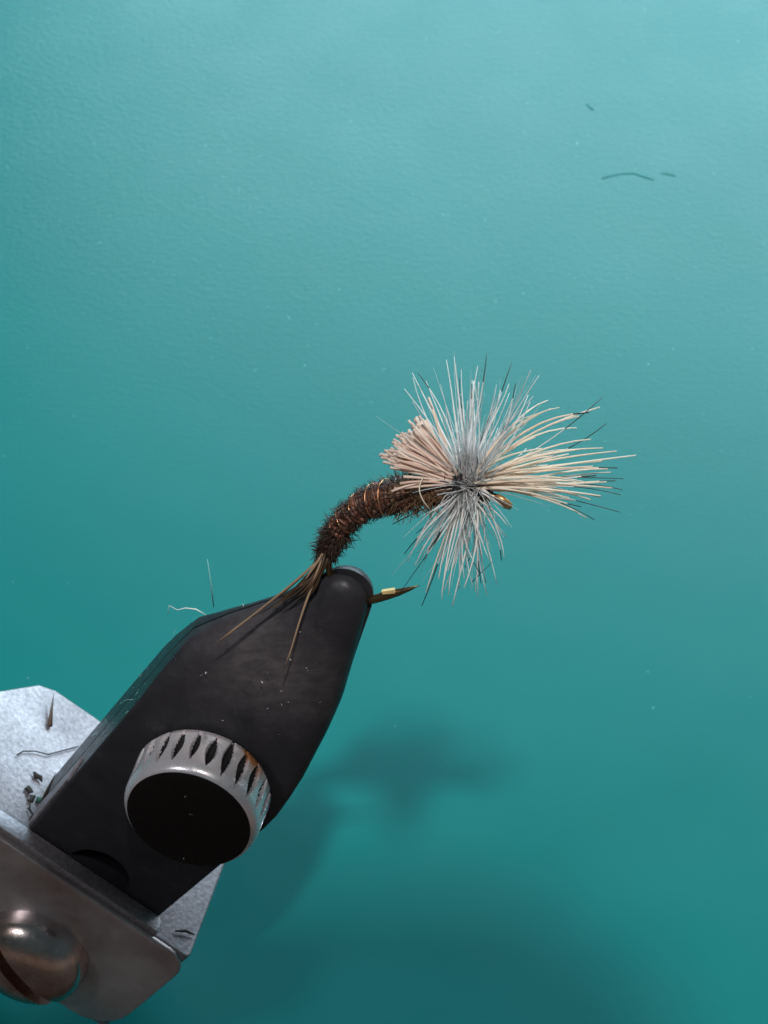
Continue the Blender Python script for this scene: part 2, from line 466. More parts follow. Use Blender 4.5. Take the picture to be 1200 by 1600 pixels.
# threaded stud between the knob and the jaw
to_obj('stud', *tube([V(KT, KS, 0.2), V(KT, KS, KN + 0.02)], 0.2, 24, True, ref=T), 'jaw', knob, smooth=True, sharp=40)

# holder block
def prism(outline, t0, t1, bev, seg=3):
    bm = bmesh.new()
    lo = [bm.verts.new(V(t0, s, n)) for s, n in outline]; hi = [bm.verts.new(V(t1, s, n)) for s, n in outline]
    k = len(outline)
    bm.faces.new(lo); bm.faces.new(hi[::-1])
    for i in range(k): bm.faces.new((lo[i], hi[i], hi[(i + 1) % k], lo[(i + 1) % k]))
    bmesh.ops.recalc_face_normals(bm, faces=bm.faces)
    bmesh.ops.bevel(bm, geom=list(bm.edges), offset=bev, segments=seg, affect='EDGES', profile=0.5)
    bm.verts.index_update()
    r = [v.co.copy() for v in bm.verts], [tuple(v.index for v in f.verts) for f in bm.faces]
    bm.free(); return r
def arc(cs, cn, r, a0, a1, k=6): return [(cs + r * math.cos(R(lerp(a0, a1, i / k))), cn + r * math.sin(R(lerp(a0, a1, i / k)))) for i in range(k + 1)]
out = [(-1.12, 0.395), (0.94, 0.395)] + [(0.965, 0.36), (0.965, -0.62), (0.70, -0.905), (-0.60, -0.905)] + arc(-0.62, -0.80, 0.11, 95, 95, 1)[:0] + [(-0.72, -0.86), (-1.12, -0.40)]
to_obj('holder_block', *prism(out, -2.966, -4.02, 0.018), 'cast', vise, smooth=True, sharp=35)
to_obj('holder_lip', *prism([(-1.115, 0.262), (0.66, 0.262), (0.69, 0.30), (0.69, 0.392), (-1.115, 0.392)], -2.928, -3.1, 0.012), 'cast', vise, smooth=True, sharp=35)
# brushed clamp plate in front of the block, rounded at its right end
def plate(n0, n1):
    # outline in (s, t), extruded along N
    r = 0.17
    o = [(-1.14, -2.972)]
    o += [(0.985 - r + r * math.cos(R(a)), -2.972 - r + r * math.sin(R(a))) for a in range(90, -1, -15)]
    r2 = 0.3
    o += [(0.985 - r2 + r2 * math.cos(R(a)), -4.0 + r2 + r2 * math.sin(R(a)) - 0.02) for a in range(0, -91, -15)]
    o += [(-1.14, -4.02)]
    bm = bmesh.new()
    lo = [bm.verts.new(V(t, s, n0)) for s, t in o]; hi = [bm.verts.new(V(t, s, n1)) for s, t in o]
    k = len(o)
    bm.faces.new(lo); bm.faces.new(hi[::-1])
    for i in range(k): bm.faces.new((lo[i], hi[i], hi[(i + 1) % k], lo[(i + 1) % k]))
    bmesh.ops.recalc_face_normals(bm, faces=bm.faces)
    ed = [e for e in bm.edges if all(abs((v.co - TIP).dot(N) - n1) < 1e-4 for v in e.verts)]
    bmesh.ops.bevel(bm, geom=ed, offset=0.02, segments=3, affect='EDGES', profile=0.5)
    bm.verts.index_update()
    rr_ = [v.co.copy() for v in bm.verts], [tuple(v.index for v in f.verts) for f in bm.faces]
    bm.free(); return rr_
pl = to_obj('clamp_plate', *plate(0.397, 0.43), 'brushed', vise, smooth=True, sharp=30)
tag(pl, 'brown brushed steel front plate with rounded end')

# slotted screw
SC_T, SC_S, SC_N = -3.72, 0.20, 0.43
def dome(R_, H_, n0):
    vv, ff = [], []
    prof = [(1.02, -0.02), (1.02, 0.03), (1.0, 0.06)] + [(math.cos(a) ** 0.8, 0.06 + (H_ - 0.06) * math.sin(a)) for a in [math.pi / 2 * i / 9 for i in range(1, 9)]]
    k = 64
    for r, h in prof:
        for j in range(k):
            th = 2 * math.pi * j / k
            vv.append(V(SC_T, SC_S, n0 + h) + (T * math.cos(th) + S * math.sin(th)) * (r * R_))
    for i in range(len(prof) - 1):
        for j in range(k):
            j2 = (j + 1) % k
            ff.append((i * k + j, i * k + j2, (i + 1) * k + j2, (i + 1) * k + j))
    vv.append(V(SC_T, SC_S, n0 + H_)); top = len(vv) - 1
    for j in range(k): ff.append(((len(prof) - 1) * k + j, (len(prof) - 1) * k + (j + 1) % k, top))
    ff.append(tuple(range(k))[::-1])
    return vv, [f[::-1] for f in ff]
sc = to_obj('slotted_screw', *dome(0.375, 0.25, SC_N), 'screw', vise, smooth=True)
dd = (S * 0.93 - T * 0.33).normalized(); ee = N.cross(dd)
c0 = V(SC_T, SC_S, SC_N + 0.25) - ee * 0.03
bx = [c0 + dd * a + ee * b_ + N * h for a in (-0.6, 0.6) for b_ in (-0.05, 0.05) for h in (-0.15, 0.1)]
cut(sc, bx, [(0, 1, 3, 2), (4, 6, 7, 5), (0, 4, 5, 1), (2, 3, 7, 6), (0, 2, 6, 4), (1, 5, 7, 3)])
sc.data.set_sharp_from_angle(angle=R(30))
tag(sc, 'worn copper-toned domed screw with a wide slot')

# added bright strip imitating the reflection on the jaw's left flank
st_ = [(-2.95, .06), (-2.95, .225), (-2.40, .225), (-2.28, .12)]
sv = [V(t, table(LEFT, t) - 0.001, n) for t, n in st_] + [V(t, table(LEFT, t) - 0.016, n) for t, n in st_]
fl = to_obj('flank_reflection', sv, [(0, 1, 2, 3), (7, 6, 5, 4), (0, 4, 5, 1), (1, 5, 6, 2), (2, 6, 7, 3), (3, 7, 4, 0)], 'cast', vise, smooth=False)
tag(fl, 'added bright strip imitating a reflection on the side of the black jaw')

# shaft down to the table and its foot, outside the frame
sh = [V(-4.0, -0.12, -0.25), V(-4.3, -0.12, -0.25), V(-4.6, -0.16, -0.25), V(-6.6, -0.5, -0.25)]
to_obj('shaft', *tube(sh, 0.36, 28, True, ref=N), 'cast', vise, smooth=True, sharp=40)
foot = W(V(-6.4, -0.5, -0.25)); foot.z = 0
vv = []; ff = []
for r, z in [(1.0, 0.004), (1.0, 0.25), (0.95, 0.32), (0.55, 0.40), (0.48, 1.0)]:
    for k in range(40):
        vv.append((foot.x - 0.1 + r * math.cos(2 * math.pi * k / 40), foot.y + r * math.sin(2 * math.pi * k / 40), z))
for i in range(4):
    for k in range(40): ff.append((i * 40 + k, i * 40 + (k + 1) % 40, (i + 1) * 40 + (k + 1) % 40, (i + 1) * 40 + k))
ff.append(tuple(range(160, 200))); ff.append(tuple(range(40))[::-1])
to_obj('foot', vv, ff, 'jaw', vise, smooth=True, sharp=35, frame=False)

# ------------------------------------------------------------------ artificial fly
fly = empty('artificial_fly', W(HP(516, 905)))
tag(fly, 'brown bodied dry fly with pale hair wing and white hackle, held in the vise jaws', 'fishing fly')

# hook: eye, shank, bend hidden in the jaw, point
def smooth_path(pts, k=8):
    res = []
    P = [pts[0]] + pts + [pts[-1]]
    for i in range(1, len(P) - 2):
        for j in range(k):
            t = j / k
            p0, p1, p2, p3 = P[i - 1], P[i], P[i + 1], P[i + 2]
            res.append(0.5 * ((2 * p1) + (p2 - p0) * t + (2 * p0 - 5 * p1 + 4 * p2 - p3) * t * t + (3 * p1 - p0 - 3 * p2 + p3) * t ** 3))
    res.append(pts[-1]); return res
hp = smooth_path([HP(784, 781), HP(760, 772), HP(712, 762), HP(640, 769), HP(605, 776), HP(579, 786), HP(552, 803), HP(529, 829), HP(514, 860), HP(514, 890), HP(519, 910), HP(530, 928), HP(550, 940), HP(572, 939), HP(600, 933)], 6)
hook = to_obj('hook', *tube(hp, 0.020, 8, True, ref=N), 'hook', fly, smooth=True)
pp = [HP(566, 940), HP(585, 936), HP(605, 930), HP(622, 925.5), HP(640, 920), HP(656, 914.5)]
to_obj('hook_point', *tube(pp, [0.022, 0.026, 0.027, 0.022, 0.013, 0.001], 8, True, ref=N), 'hook', hook, smooth=True)
b0, b1, b2 = HP(597, 921, 0.012), HP(617, 918, 0.014), HP(618, 924, 0.012)
bar = [b0, b1, b2, HP(598, 929, 0.012), b0 + N * 0.02, b1 + N * 0.022, b2 + N * 0.02, HP(598, 929, 0.032)]
to_obj('barb', bar, [(0, 1, 2, 3), (7, 6, 5, 4), (0, 4, 5, 1), (1, 5, 6, 2), (2, 6, 7, 3), (3, 7, 4, 0)], 'barb', hook, smooth=False)
# eye: a small loop seen nearly from its edge
ec = HP(786, 784); ed_ = (HP(800, 793) - HP(772, 774)).normalized(); eu = Vector((0.05, 0.22, 0.97)).normalized()
lp = [ec + ed_ * (0.042 * math.cos(a)) + eu * (0.034 * math.sin(a)) for a in [2 * math.pi * i / 22 for i in range(23)]]
to_obj('hook_eye', *tube(lp, 0.020, 8, False, ref=ed_.cross(eu)), 'eye', hook, smooth=True)

# body core
BC = smooth_path([HP(506, 872), HP(513, 856), HP(529, 828), HP(552, 802), HP(579, 785), HP(606, 777), HP(640, 770), HP(680, 766), HP(712, 760)], 14)
L_ = [0]
for a, b_ in zip(BC, BC[1:]): L_.append(L_[-1] + (b_ - a).length)
def at(u):
    x = u * L_[-1]
    for i in range(len(BC) - 1):
        if x <= L_[i + 1] or i == len(BC) - 2:
            f = (x - L_[i]) / (L_[i + 1] - L_[i]); p = BC[i].lerp(BC[i + 1], f)
            t = (BC[min(i + 2, len(BC) - 1)] - BC[max(i - 1, 0)]).normalized()
            return p, t, N, t.cross(N).normalized()
BR = [(0, 0.030), (0.08, 0.042), (0.25, 0.058), (0.45, 0.074), (0.6, 0.086), (0.68, 0.088), (0.8, 0.074), (0.93, 0.068), (1.0, 0.045)]
def brad(u): return table(BR, u)
us = [i / 40 for i in range(41)]
body = to_obj('body', *tube([at(u)[0] for u in us], [brad(u) * 0.82 for u in us], 14, True, ref=N), 'herl', fly, smooth=True)
def helix(u0, u1, a0, turns, k, rad, wob=0.0):
    pts = []
    for i in range(k + 1):
        u = lerp(u0, u1, i / k); p, t, n1, n2 = at(u); a = a0 + 2 * math.pi * turns * i / k
        r = rad(u) + wob * math.sin(a * 2.3 + u * 60)
        pts.append(p + n1 * (r * math.cos(a)) + n2 * (r * math.sin(a)))
    return pts
nt_ = 40
for i in range(nt_):
    u0 = 0.03 + 0.68 * i / nt_; du = 0.68 / nt_ * rnd(-1.0, 5.0)
    pts = helix(u0, max(0.01, min(u0 + du, 0.76)), rnd(-0.8, 0.8), 1.0, 20, lambda u: brad(u) * rnd(0.88, 1.05), 0.008)
    rr_ = rnd(0.007, 0.016)
    to_obj('herl_wrap', *tube(pts, [rr_ * rnd(0.7, 1.15) for _ in pts], 6, True), 'herl', body, smooth=True)
rib = empty('rib', parent=fly)
for i in range(6):
    u0 = 0.08 + 0.60 * i / 6 + rnd(-0.02, 0.02)
    pts = helix(u0, u0 + rnd(.07, .1), math.pi * 0.6, -1.0, 26, lambda u: brad(u) * 1.08 + rnd(.003, .009))
    to_obj('wire_turn', *tube(pts, rnd(.0036, .0052), 6, True), 'wire', rib, smooth=True)
# barbules of the herl
hz = Heap()
for i in range(2000):
    u = rnd(0.03, 0.78) if i > 650 else rnd(0.02, 0.25)
    p, t, n1, n2 = at(u); a = rnd(0, 2 * math.pi)
    d = n1 * math.cos(a) + n2 * math.sin(a)
    q = p + d * brad(u) * 1.0
    e = (d * 0.7 + t * rnd(-1.5, 0.3) + Vector((rnd(-.3, .3), rnd(-.3, .3), rnd(-.3, .3)))).normalized()
    ln = rnd(0.02, 0.060) * (1.25 if u < 0.3 else 0.9) * (1.5 if i % 9 == 0 else 1)
    hz.add(tube([q, q + e * ln * 0.6, q + e * ln + t * rnd(-.02, .02)], [0.0026, 0.0022, 0.0006], 3, False))
for (px, py) in [(498, 858), (495, 868), (545, 852), (552, 838), (503, 838)]:
    p = at(0.08)[0]; e = HP(px, py, rnd(-.05, .1))
    for k in range(5):
        hz.add(tube([p, p.lerp(e, 0.6), e + Vector((rnd(-.04, .04), rnd(-.04, .04), 0))], [0.005, 0.004, 0.001], 3, False))
o = to_obj('herl_fuzz', hz.v, hz.f, 'fuzz', fly); o['kind'] = 'stuff'
# thorax of tan dubbing
us = [0.66 + 0.34 * i / 14 for i in range(15)]
thx = to_obj('thorax', *tube([at(u)[0] for u in us], [brad(u) * 0.98 + 0.008 * math.sin(u * 90) for u in us], 16, True, ref=N), 'dub', fly, smooth=True)
hz = Heap()
for i in range(520):
    u = rnd(0.68, 1.0); p, t, n1, n2 = at(u); a = rnd(0, 2 * math.pi)
    d = n1 * math.cos(a) + n2 * math.sin(a); q = p + d * brad(u) * 0.95
    e = (d * rnd(0.2, 0.8) + t * rnd(-1.2, 1.0) + Vector((rnd(-.4, .4), rnd(-.4, .4), rnd(-.4, .4)))).normalized(); ln = rnd(0.05, 0.13)
    f = (e + Vector((rnd(-.7, .7), rnd(-.7, .7), rnd(-.7, .7)))).normalized()
    hz.add(tube([q, q + e * ln * .55, q + e * ln * .55 + f * ln * .5], [0.0026, 0.0024, 0.001], 3, False))
o = to_obj('dubbing_fuzz', hz.v, hz.f, 'dub', thx); o['kind'] = 'stuff'

def strand(name, p0, pm, p2, r0, r1, mats, parent, k=7, sides=5, tipfrac=0.0, endcap=None, taper=1.0, wave=0.022):
    pts = bez(p0, pm, p2, k)
    ax_ = (p2 - p0).normalized(); o1 = ax_.cross(Vector((0.1, 0.2, 1))).normalized(); o2 = ax_.cross(o1)
    a1, a2, f1, f2 = rnd(0, 6.3), rnd(0, 6.3), rnd(2.5, 5.5), rnd(2.5, 5.5); am = wave * (p2 - p0).length
    pts = [p + (o1 * math.sin(a1 + f1 * i / k) + o2 * math.sin(a2 + f2 * i / k)) * (am * (i / k)) for i, p in enumerate(pts)]
    rad = [lerp(r0, r1, (i / k) ** taper) for i in range(k + 1)]
    vv, ff = tube(pts, rad, sides)
    idx = []
    for i in range(k):
        idx += [1 if tipfrac and (i + 0.5) / k > 1 - tipfrac else 0] * sides
    idx += [0, (1 if tipfrac else 0) if endcap is None else endcap]
    return to_obj(name, vv, ff, mats, parent, idx)
# tail barbs
tail = empty('tail', parent=fly)
def jaw_n(px, py):                                    # keep barbs clear of the jaw's face
    return 0.0
tb = [((335, 1001), 0.30, 'tail_tan', .0075), ((392, 967), 0.20, 'tail', .008), ((352, 992), 0.27, 'tail_tan', .006), ((415, 950), 0.16, 'tail', .010), ((430, 940), 0.14, 'tail', .010), ((440, 932), 0.10, 'tail', .010),
      ((445, 940), 0.18, 'tail', .009), ((455, 925), 0.06, 'tail', .010), ((462, 932), 0.15, 'tail', .010), ((470, 935), 0.18, 'tail', .010), ((478, 928), 0.12, 'tail', .009), ((466, 916), 0.05, 'tail', .008),
      ((440, 1043), 0.33, 'tail_tan', .0085), ((425, 948), 0.12, 'tail_tan', .007), ((450, 928), 0.0, 'tail', .009), ((468, 905), 0.03, 'tail', .006), ((485, 930), 0.15, 'tail', .007)] + [((rnd(440, 482), 0), rnd(.02, .16), 'tail', rnd(.007, .010)) for _ in range(14)]
tb = [((e[0], e[1] or 936 - (482 - e[0]) * -0.1 + rnd(-12, 8)), o_, m_, r_) for (e, o_, m_, r_) in tb]
for (e, off, mt, r_) in tb:
    p0 = HP(506 + rnd(-7, 7), 868 + rnd(-4, 4), rnd(0.0, 0.07)); p2 = HP(e[0], e[1], off)
    pm = p0.lerp(p2, 0.5) + (D((0, 0, 0))) + Vector((0.03 if e[1] < 1030 else 0.02, -0.045 if e[1] < 1030 else 0.01, 0.05))
    strand('tail_barb', p0, pm, p2, r_ * 1.1, r_ * (0.45 if mt == 'tail_tan' else 0.25), mt, tail, 8)
# wing of deer hair
wing = empty('wing', parent=fly)
ends = [(994, 712, .10), (962, 700, .0), (940, 696, -.1), (918, 640, .05), (936, 634, -.15), (906, 652, .15), (872, 634, .1), (857, 628, -.12), (862, 640, .0), (965, 728, .2), (940, 716, -.05),
        (955, 743, .0), (962, 757, -.2), (956, 765, .2), (948, 757, .1), (938, 781, .05), (938, 775, .25), (915, 812, .12), (908, 789, .2), (895, 782, -.1), (930, 745, -.25), (900, 735, .28), (886, 700, -.25),
        (905, 700, .22), (870, 690, .3), (850, 745, .3), (868, 760, -.2), (845, 665, -.2), (835, 650, .2), (925, 726, .32), (880, 745, .05), (898, 756, .3), (845, 700, .38), (915, 765, .33), (862, 715, .1), (830, 770, .3), (880, 772, .1), (838, 685, .0), (950, 735, .1), (824, 632, -.2), (900, 668, -.1), (925, 690, .1), (872, 728, .25), (890, 712, .15)] + [(rnd(820, 945), rnd(715, 788), rnd(-.2, .35)) for _ in range(18)]
ends = [e for j, e in enumerate(ends) if j < 20 or j % 3]
for j, (x, y, off) in enumerate(ends):
    p0 = IP(728 + rnd(-8, 8), 762 + rnd(-10, 6), rnd(-.03, .06)); p2 = IP(x, y, off * 0.8)
    dx = (x - 728); dy = (y - 760)
    if abs(y - 760) < 30: pm = IP(728 + dx * 0.55, 760 + dy * 0.5 - rnd(4, 16), off * rnd(.4, .9))
    elif dy < 0: pm = IP(728 + dx * 0.50, 760 + dy * 0.86 + rnd(-8, 4), off * rnd(.4, .9))
    else: pm = IP(728 + dx * 0.62, 760 + dy * 0.08 - rnd(0, 6), off * rnd(.4, .9))
    dt = 0.16 if j in (3, 12, 15, 18, 20, 9) else 0
    strand('wing_hair', p0, pm, p2, rnd(.0086, .0108), rnd(.0022, .0040), ['hair', 'dark'], wing, 8, 5, dt)
for (xa, ya, xb, yb, off) in [(922, 640, 943, 624, .0), (932, 690, 947, 661, -.1), (952, 744, 972, 744, -.2), (955, 757, 972, 768, -.2), (930, 771, 970, 772, .0), (920, 795, 930, 808, .1), (948, 788, 968, 797, -.1)]:
    p0 = IP(735, 758, off * .3); p2 = IP(xb, yb, off)
    pm = IP((735 + xa) / 2 + 30, (758 + ya) / 2 - 6, off)
    strand('wing_hair', p0, pm, p2, .0042, .0022, ['grey', 'dark'], wing, 9, 4, 0.30)
# clipped butts of the hair
butts = empty('hair_butts', parent=fly)
be = []
for i in range(135):
    f = rnd(0, 1); d_ = rnd(0.0, 1.0) ** 0.6
    x = lerp(588, 652, f) ; y = lerp(712, 646, f)
    # thickness of the brush across: nearer ends stand lower in the picture
    x += d_ * 20 * (1 - f * 0.4) + rnd(-6, 7); y += d_ * 26 * (1 - f * .2) + rnd(-4, 4) - 4
    be.append((x, y, lerp(-0.12, 0.10, d_) + rnd(-.03, .03)))
be += [(612, 768, .12), (616, 764, .1), (625, 755, .12), (630, 745, .1), (668, 622, -.15), (675, 640, .05), (661, 655, .15), (650, 668, .2)]
for (x, y, off) in be:
    p0 = IP(714 + rnd(-5, 7), 752 + rnd(-10, 8), rnd(-.03, .07)); p2 = IP(x, y, off)
    pm = p0.lerp(p2, 0.5) + Vector((rnd(-.02, .02), rnd(-.01, .03), rnd(-.02, .03)))
    strand('hair_butt', p0, pm, p2, rnd(.005, .0066), rnd(.0066, .0094), ['butt', 'butt_end'], butts, 5, 6, 0.0, 1, wave=0.012)
# a stray hair curling under the thorax
strand('stray_hair', IP(662, 745, .12), IP(645, 770, .2), IP(672, 797, .12), .004, .003, ['hair', 'dark'], butts, 8, 4)

# hackle wound round the shank
hackle = empty('hackle', parent=fly)
hc = IP(734, 758)
A_ = Vector((0.97, -0.16, 0.10)).normalized(); N_ = Vector((0, -0.12, 1)); N_ = (N_ - A_ * N_.dot(A_)).normalized(); U_ = N_.cross(A_).normalized()
hz = Heap()
def hackle_dir(phi, tilt, lift=0.0): return (U_ * math.cos(phi) + N_ * math.sin(phi) + A_ * tilt).normalized()
nh = 104
for i in range(nh):
    phi = 2 * math.pi * (i + rnd(-.4, .4)) / nh
    up = math.cos(phi) > 0
    tilt = random.gauss(0.02 if up else -0.10, 0.33 if up else 0.26)
    tilt = max(-0.85, min(0.75, tilt))
    if math.sin(phi) > 0.6 and random.random() < 0.6: continue
    if up and tilt < -0.25 and random.random() < 0.6: continue
    d = hackle_dir(phi, tilt)
    base = hc + A_ * (tilt * 0.05 + rnd(-.045, .045)) + (U_ * math.cos(phi) + N_ * math.sin(phi)) * 0.035
    ln = rnd(0.54, 0.72) if up else rnd(0.42, 0.66)
    if abs(math.sin(phi)) > 0.8: ln *= 0.85
    if abs(tilt) > .5: ln *= 0.85
    p2 = base + d * ln; pm = base + d * ln * 0.5 + A_ * random.gauss(0, .055) + N_ * random.gauss(0, .04)
    wh = random.random() < 0.8
    dk = random.random() < 0.16
    strand('hackle_fibre', base, pm, p2, rnd(.0072, .0102), rnd(.0014, .0028), ['white' if wh else 'grey', 'dark'], hackle, 7, 4, rnd(.15, .3) if dk else 0, None, 0.8)
# hand-placed conspicuous fibres: (tip x, tip y, out of plane, shade, dark tip share)
for (x, y, off, sh_, tf) in [(697, 562, .0, 'white', 0), (712, 557, .1, 'white', 0), (748, 572, .05, 'white', .0), (762, 551, -.1, 'grey', .22), (793, 598, .15, 'white', 0), (644, 582, -.1, 'white', 0), (634, 606, .05, 'white', 0), (741, 594, .2, 'white', 0), (783, 612, -.15, 'dark', 0),
                             (845, 590, -.25, 'grey', 0), (832, 617, -.1, 'grey', 0), (804, 568, -.3, 'grey', .2), (648, 884, .1, 'white', 0), (655, 946, .0, 'grey', .35), (669, 868, .2, 'white', 0), (664, 925, .12, 'hair', .0), (692, 937, .1, 'white', 0), (702, 930, .2, 'white', 0), (687, 925, .25, 'white', 0),
                             (726, 905, .1, 'white', 0), (752, 912, -.05, 'white', .3), (756, 867, .2, 'white', 0), (794, 820, .1, 'white', 0), (792, 842, -.1, 'grey', 0), (765, 877, .0, 'white', 0), (630, 864, -.2, 'grey', .2), (612, 818, -.25, 'grey', .3), (626, 932, -.1, 'dark', 0), (742, 835, .25, 'white', 0), (775, 830, .2, 'white', 0)]:
    up = y < 750
    p0 = IP(728 + (x - 728) * 0.06, 742 if up else 772, off * .3); p2 = IP(x, y, off)
    pm = p0.lerp(p2, .5) + Vector((rnd(-.03, .03), rnd(-.02, .02), 0.02))
    strand('hackle_fibre', p0, pm, p2, rnd(.0078, .0094) if sh_ != 'dark' else .0045, .0020 if sh_ != 'dark' else .0014, [sh_, 'dark'], hackle, 8, 4, tf, None, 0.9)
# crossing dark splinter below the hackle
strand('hackle_fibre', IP(737, 910, .1), IP(752, 895, .1), IP(769, 877, .1), .0028, .0012, ['dark', 'dark'], hackle, 5, 4)
# downy web at the hackle's root
for i in range(260):
    phi = rnd(0, 2 * math.pi); d = hackle_dir(phi, random.gauss(-.02, .30))
    base = hc + A_ * rnd(-.06, .06) + d * 0.02; ln = rnd(0.10, 0.36) * (1 if math.cos(phi) > 0 else 0.7)
    hz.add(tube([base, base + d * ln * .5 + A_ * rnd(-.02, .02), base + d * ln + A_ * rnd(-.05, .05)], [0.0036, 0.003, 0.0008], 3, False), 0 if random.random() < .88 else 1)
for i in range(150):
    phi = rnd(0, 2 * math.pi); d = hackle_dir(phi, random.gauss(-.02, .34)); ln = rnd(0.35, 0.72) * (1 if math.cos(phi) > 0 else .85)
    base = hc + A_ * rnd(-.05, .05) + d * 0.02; c1 = base + d * ln * .5 + A_ * random.gauss(0, .04)
    hz.add(tube(bez(base, c1, base + d * ln + A_ * random.gauss(0, .03), 5), [.0030, .0028, .0025, .002, .0014, .0005], 3, False), 0 if random.random() < .7 else 1)
o = to_obj('hackle_web', hz.v, hz.f, ['white', 'grey'], hackle, hz.m); o['kind'] = 'stuff'
# grey post at the wing's root
pts = [IP(733, 765, .03), IP(734, 745, .05), IP(735, 722, .06), IP(736, 704, .06)]
hz = Heap()
for i in range(150):
    a = rnd(0, 6.28); r_ = rnd(0, 1) ** .5
    e1 = IP(733 + 13 * r_ * math.cos(a), 752, .05 + .05 * r_ * math.sin(a)); e2 = IP(736 + 19 * r_ * math.cos(a) + rnd(-4, 4), rnd(694, 722), .07 + .09 * r_ * math.sin(a))
    hz.add(tube([e1, e1.lerp(e2, .5), e2], [.0042, .0042, .0012], 3, False), 0 if random.random() < .85 else 1)
o = to_obj('wing_post', hz.v, hz.f, ['post', 'grey'], fly, hz.m); o['kind'] = 'stuff'
# thread wraps at the tie-in and the head
thr = empty('thread_head', parent=fly)
for i in range(9):
    f = i / 8; c_ = IP(lerp(712, 764, f), lerp(760, 773, f)); r_ = lerp(0.085, 0.042, f)
    d2 = (A_ + N_ * rnd(-.25, .25) + U_ * rnd(-.15, .15)).normalized(); a1 = d2.cross(N_).normalized(); a2 = d2.cross(a1)
    pts = [c_ + a1 * r_ * math.cos(a) + a2 * r_ * math.sin(a) for a in [2 * math.pi * k / 18 for k in range(19)]]
    to_obj('thread_wrap', *tube(pts, 0.0105, 5, False, ref=d2), 'thread', thr)
strand('thread_knot', IP(717, 768, .12), IP(713, 754, .17), IP(719, 742, .13), .018, .014, ['thread', 'thread'], thr, 5, 6)
for (xa, ya, xb, yb) in [(704, 772, 728, 764), (748, 768, 786, 792), (740, 772, 716, 760), (752, 764, 772, 779)]:
    strand('head_fibre', IP(xa, ya, .09), IP((xa + xb) / 2, (ya + yb) / 2 - 3, .12), IP(xb, yb, .08), .007, .005, ['white', 'white'], thr, 5, 4)

# ------------------------------------------------------------------ the photographer's phone
# It is held behind and above the lens, out of view; its shadow lies along the bottom of the picture.
def rounded(x0, x1, y0, y1, r, k=7):
    pts = []
    for cx_, cy_, a0 in ((x1 - r, y1 - r, 0), (x0 + r, y1 - r, 90), (x0 + r, y0 + r, 180), (x1 - r, y0 + r, 270)):
        pts += [(cx_ + r * math.cos(R(a0 + 90 * i / k)), cy_ + r * math.sin(R(a0 + 90 * i / k))) for i in range(k + 1)]
    return pts
def slab(pts, w0, w1, inset=0.0):
    k = len(pts)
    vv = [(x, y, w0) for x, y in pts] + [(x, y, w1) for x, y in pts]
    ff = [tuple(range(k))[::-1], tuple(range(k, 2 * k))] + [(i, (i + 1) % k, k + (i + 1) % k, k + i) for i in range(k)]
    return vv, ff
ph = empty('smartphone', W((-2.5, 3.0, 14.3)))
tag(ph, 'unseen black smartphone held above the tabletop, casting the soft shadow along the bottom', 'phone')
to_obj('unseen_phone_body', *slab(rounded(-8.0, 2.6, 0.8, 5.1, 1.0), 14.3, 15.0), 'cap', ph, smooth=False)
to_obj('unseen_phone_screen', *slab(rounded(-7.8, 2.4, 1.0, 4.9, 0.85), 15.003, 15.03), 'jaw', ph, smooth=False)

# ------------------------------------------------------------------ small debris
def scrap(name, pts, r_, mt, label, cat='lint', flat=1.0, group=None):
    o = to_obj(name, *tube(pts, r_, 5, True, flat=flat), mt, smooth=True)
    tag(o, label, cat, group); return o
TP = -2.966
scrap('hair_clipping', [V(TP + .012, -0.535, -0.59), V(TP + .03, -.575, -.70), V(TP + .05, -0.615, -0.815)], [.020, .010, .002], 'lint_brown', 'dark pointed hair clipping lying alone near the top corner of the grey block', 'clipping')
scrap('thread_scrap', [V(TP + .014, s, n) for s, n in [(-.645, -.215), (-.62, -.27), (-.55, -.33), (-.46, -.37), (-.40, -.45), (-.30, -.58)]], .0045, 'lint_dark', 'thin curved thread lying across the grey block', 'thread')
for (s, n, l_, w_, a, mt, lab) in [(-.455, -.16, .07, .022, .3, 'lint_dark', 'dark lint scrap farthest back of the cluster beside the jaw on the grey block'),
                                   (-.47, -.02, .05, .026, 1.2, 'lint_dark', 'round dark lint scrap at the left of the cluster on the grey block'),
                                   (-.43, .03, .06, .022, 2.0, 'lint_dark', 'dark lint scrap in the middle of the cluster on the grey block'),
                                   (-.375, .0, .045, .026, .6, 'lint_green', 'green lint scrap among the dark ones beside the black jaw'),
                                   (-.40, .12, .09, .010, 1.1, 'lint_dark', 'slim dark lint sliver at the near end of the cluster on the grey block')]:
    p = V(TP + .018, s, n); d_ = S * math.cos(a) + N * math.sin(a); e_ = S * -math.sin(a) + N * math.cos(a)
    scrap('lint_scrap', [p - d_ * l_ * .6, p - d_ * l_ * .2 + e_ * .012, p + d_ * l_ * .2 - e_ * .008, p + d_ * l_ * .6 + e_ * .01], [w_ * .4, w_, w_ * .8, w_ * .2], mt, lab, 'lint', 0.5, 'lint scraps on the grey block')
scrap('lint_sliver', [V(TP + .03, -.36, .05), V(TP + .13, -.39, .0), V(TP + .25, -.42, -.06)], [.018, .012, .001], 'lint_dark', 'dark upright lint sliver leaning on the left side of the black jaw')
scrap('white_fibre', [HP(334, 948, -.2), HP(330, 915, -.2), HP(324, 874, -.2)], [.004, .0045, .002], 'lint_pale', 'fine pale fibre standing up from the upper left edge of the black jaw', 'fibre')
scrap('white_fibre', [HP(324, 962, -.2), HP(306, 952, -.2), HP(290, 950, -.2), HP(277, 953, -.2), HP(264, 946, -.2), HP(262, 960, -.2)], [.0015, .004, .003, .002, .002, .0015], 'lint_white', 'short white fibre lying level beside the upper left edge of the black jaw', 'fibre')
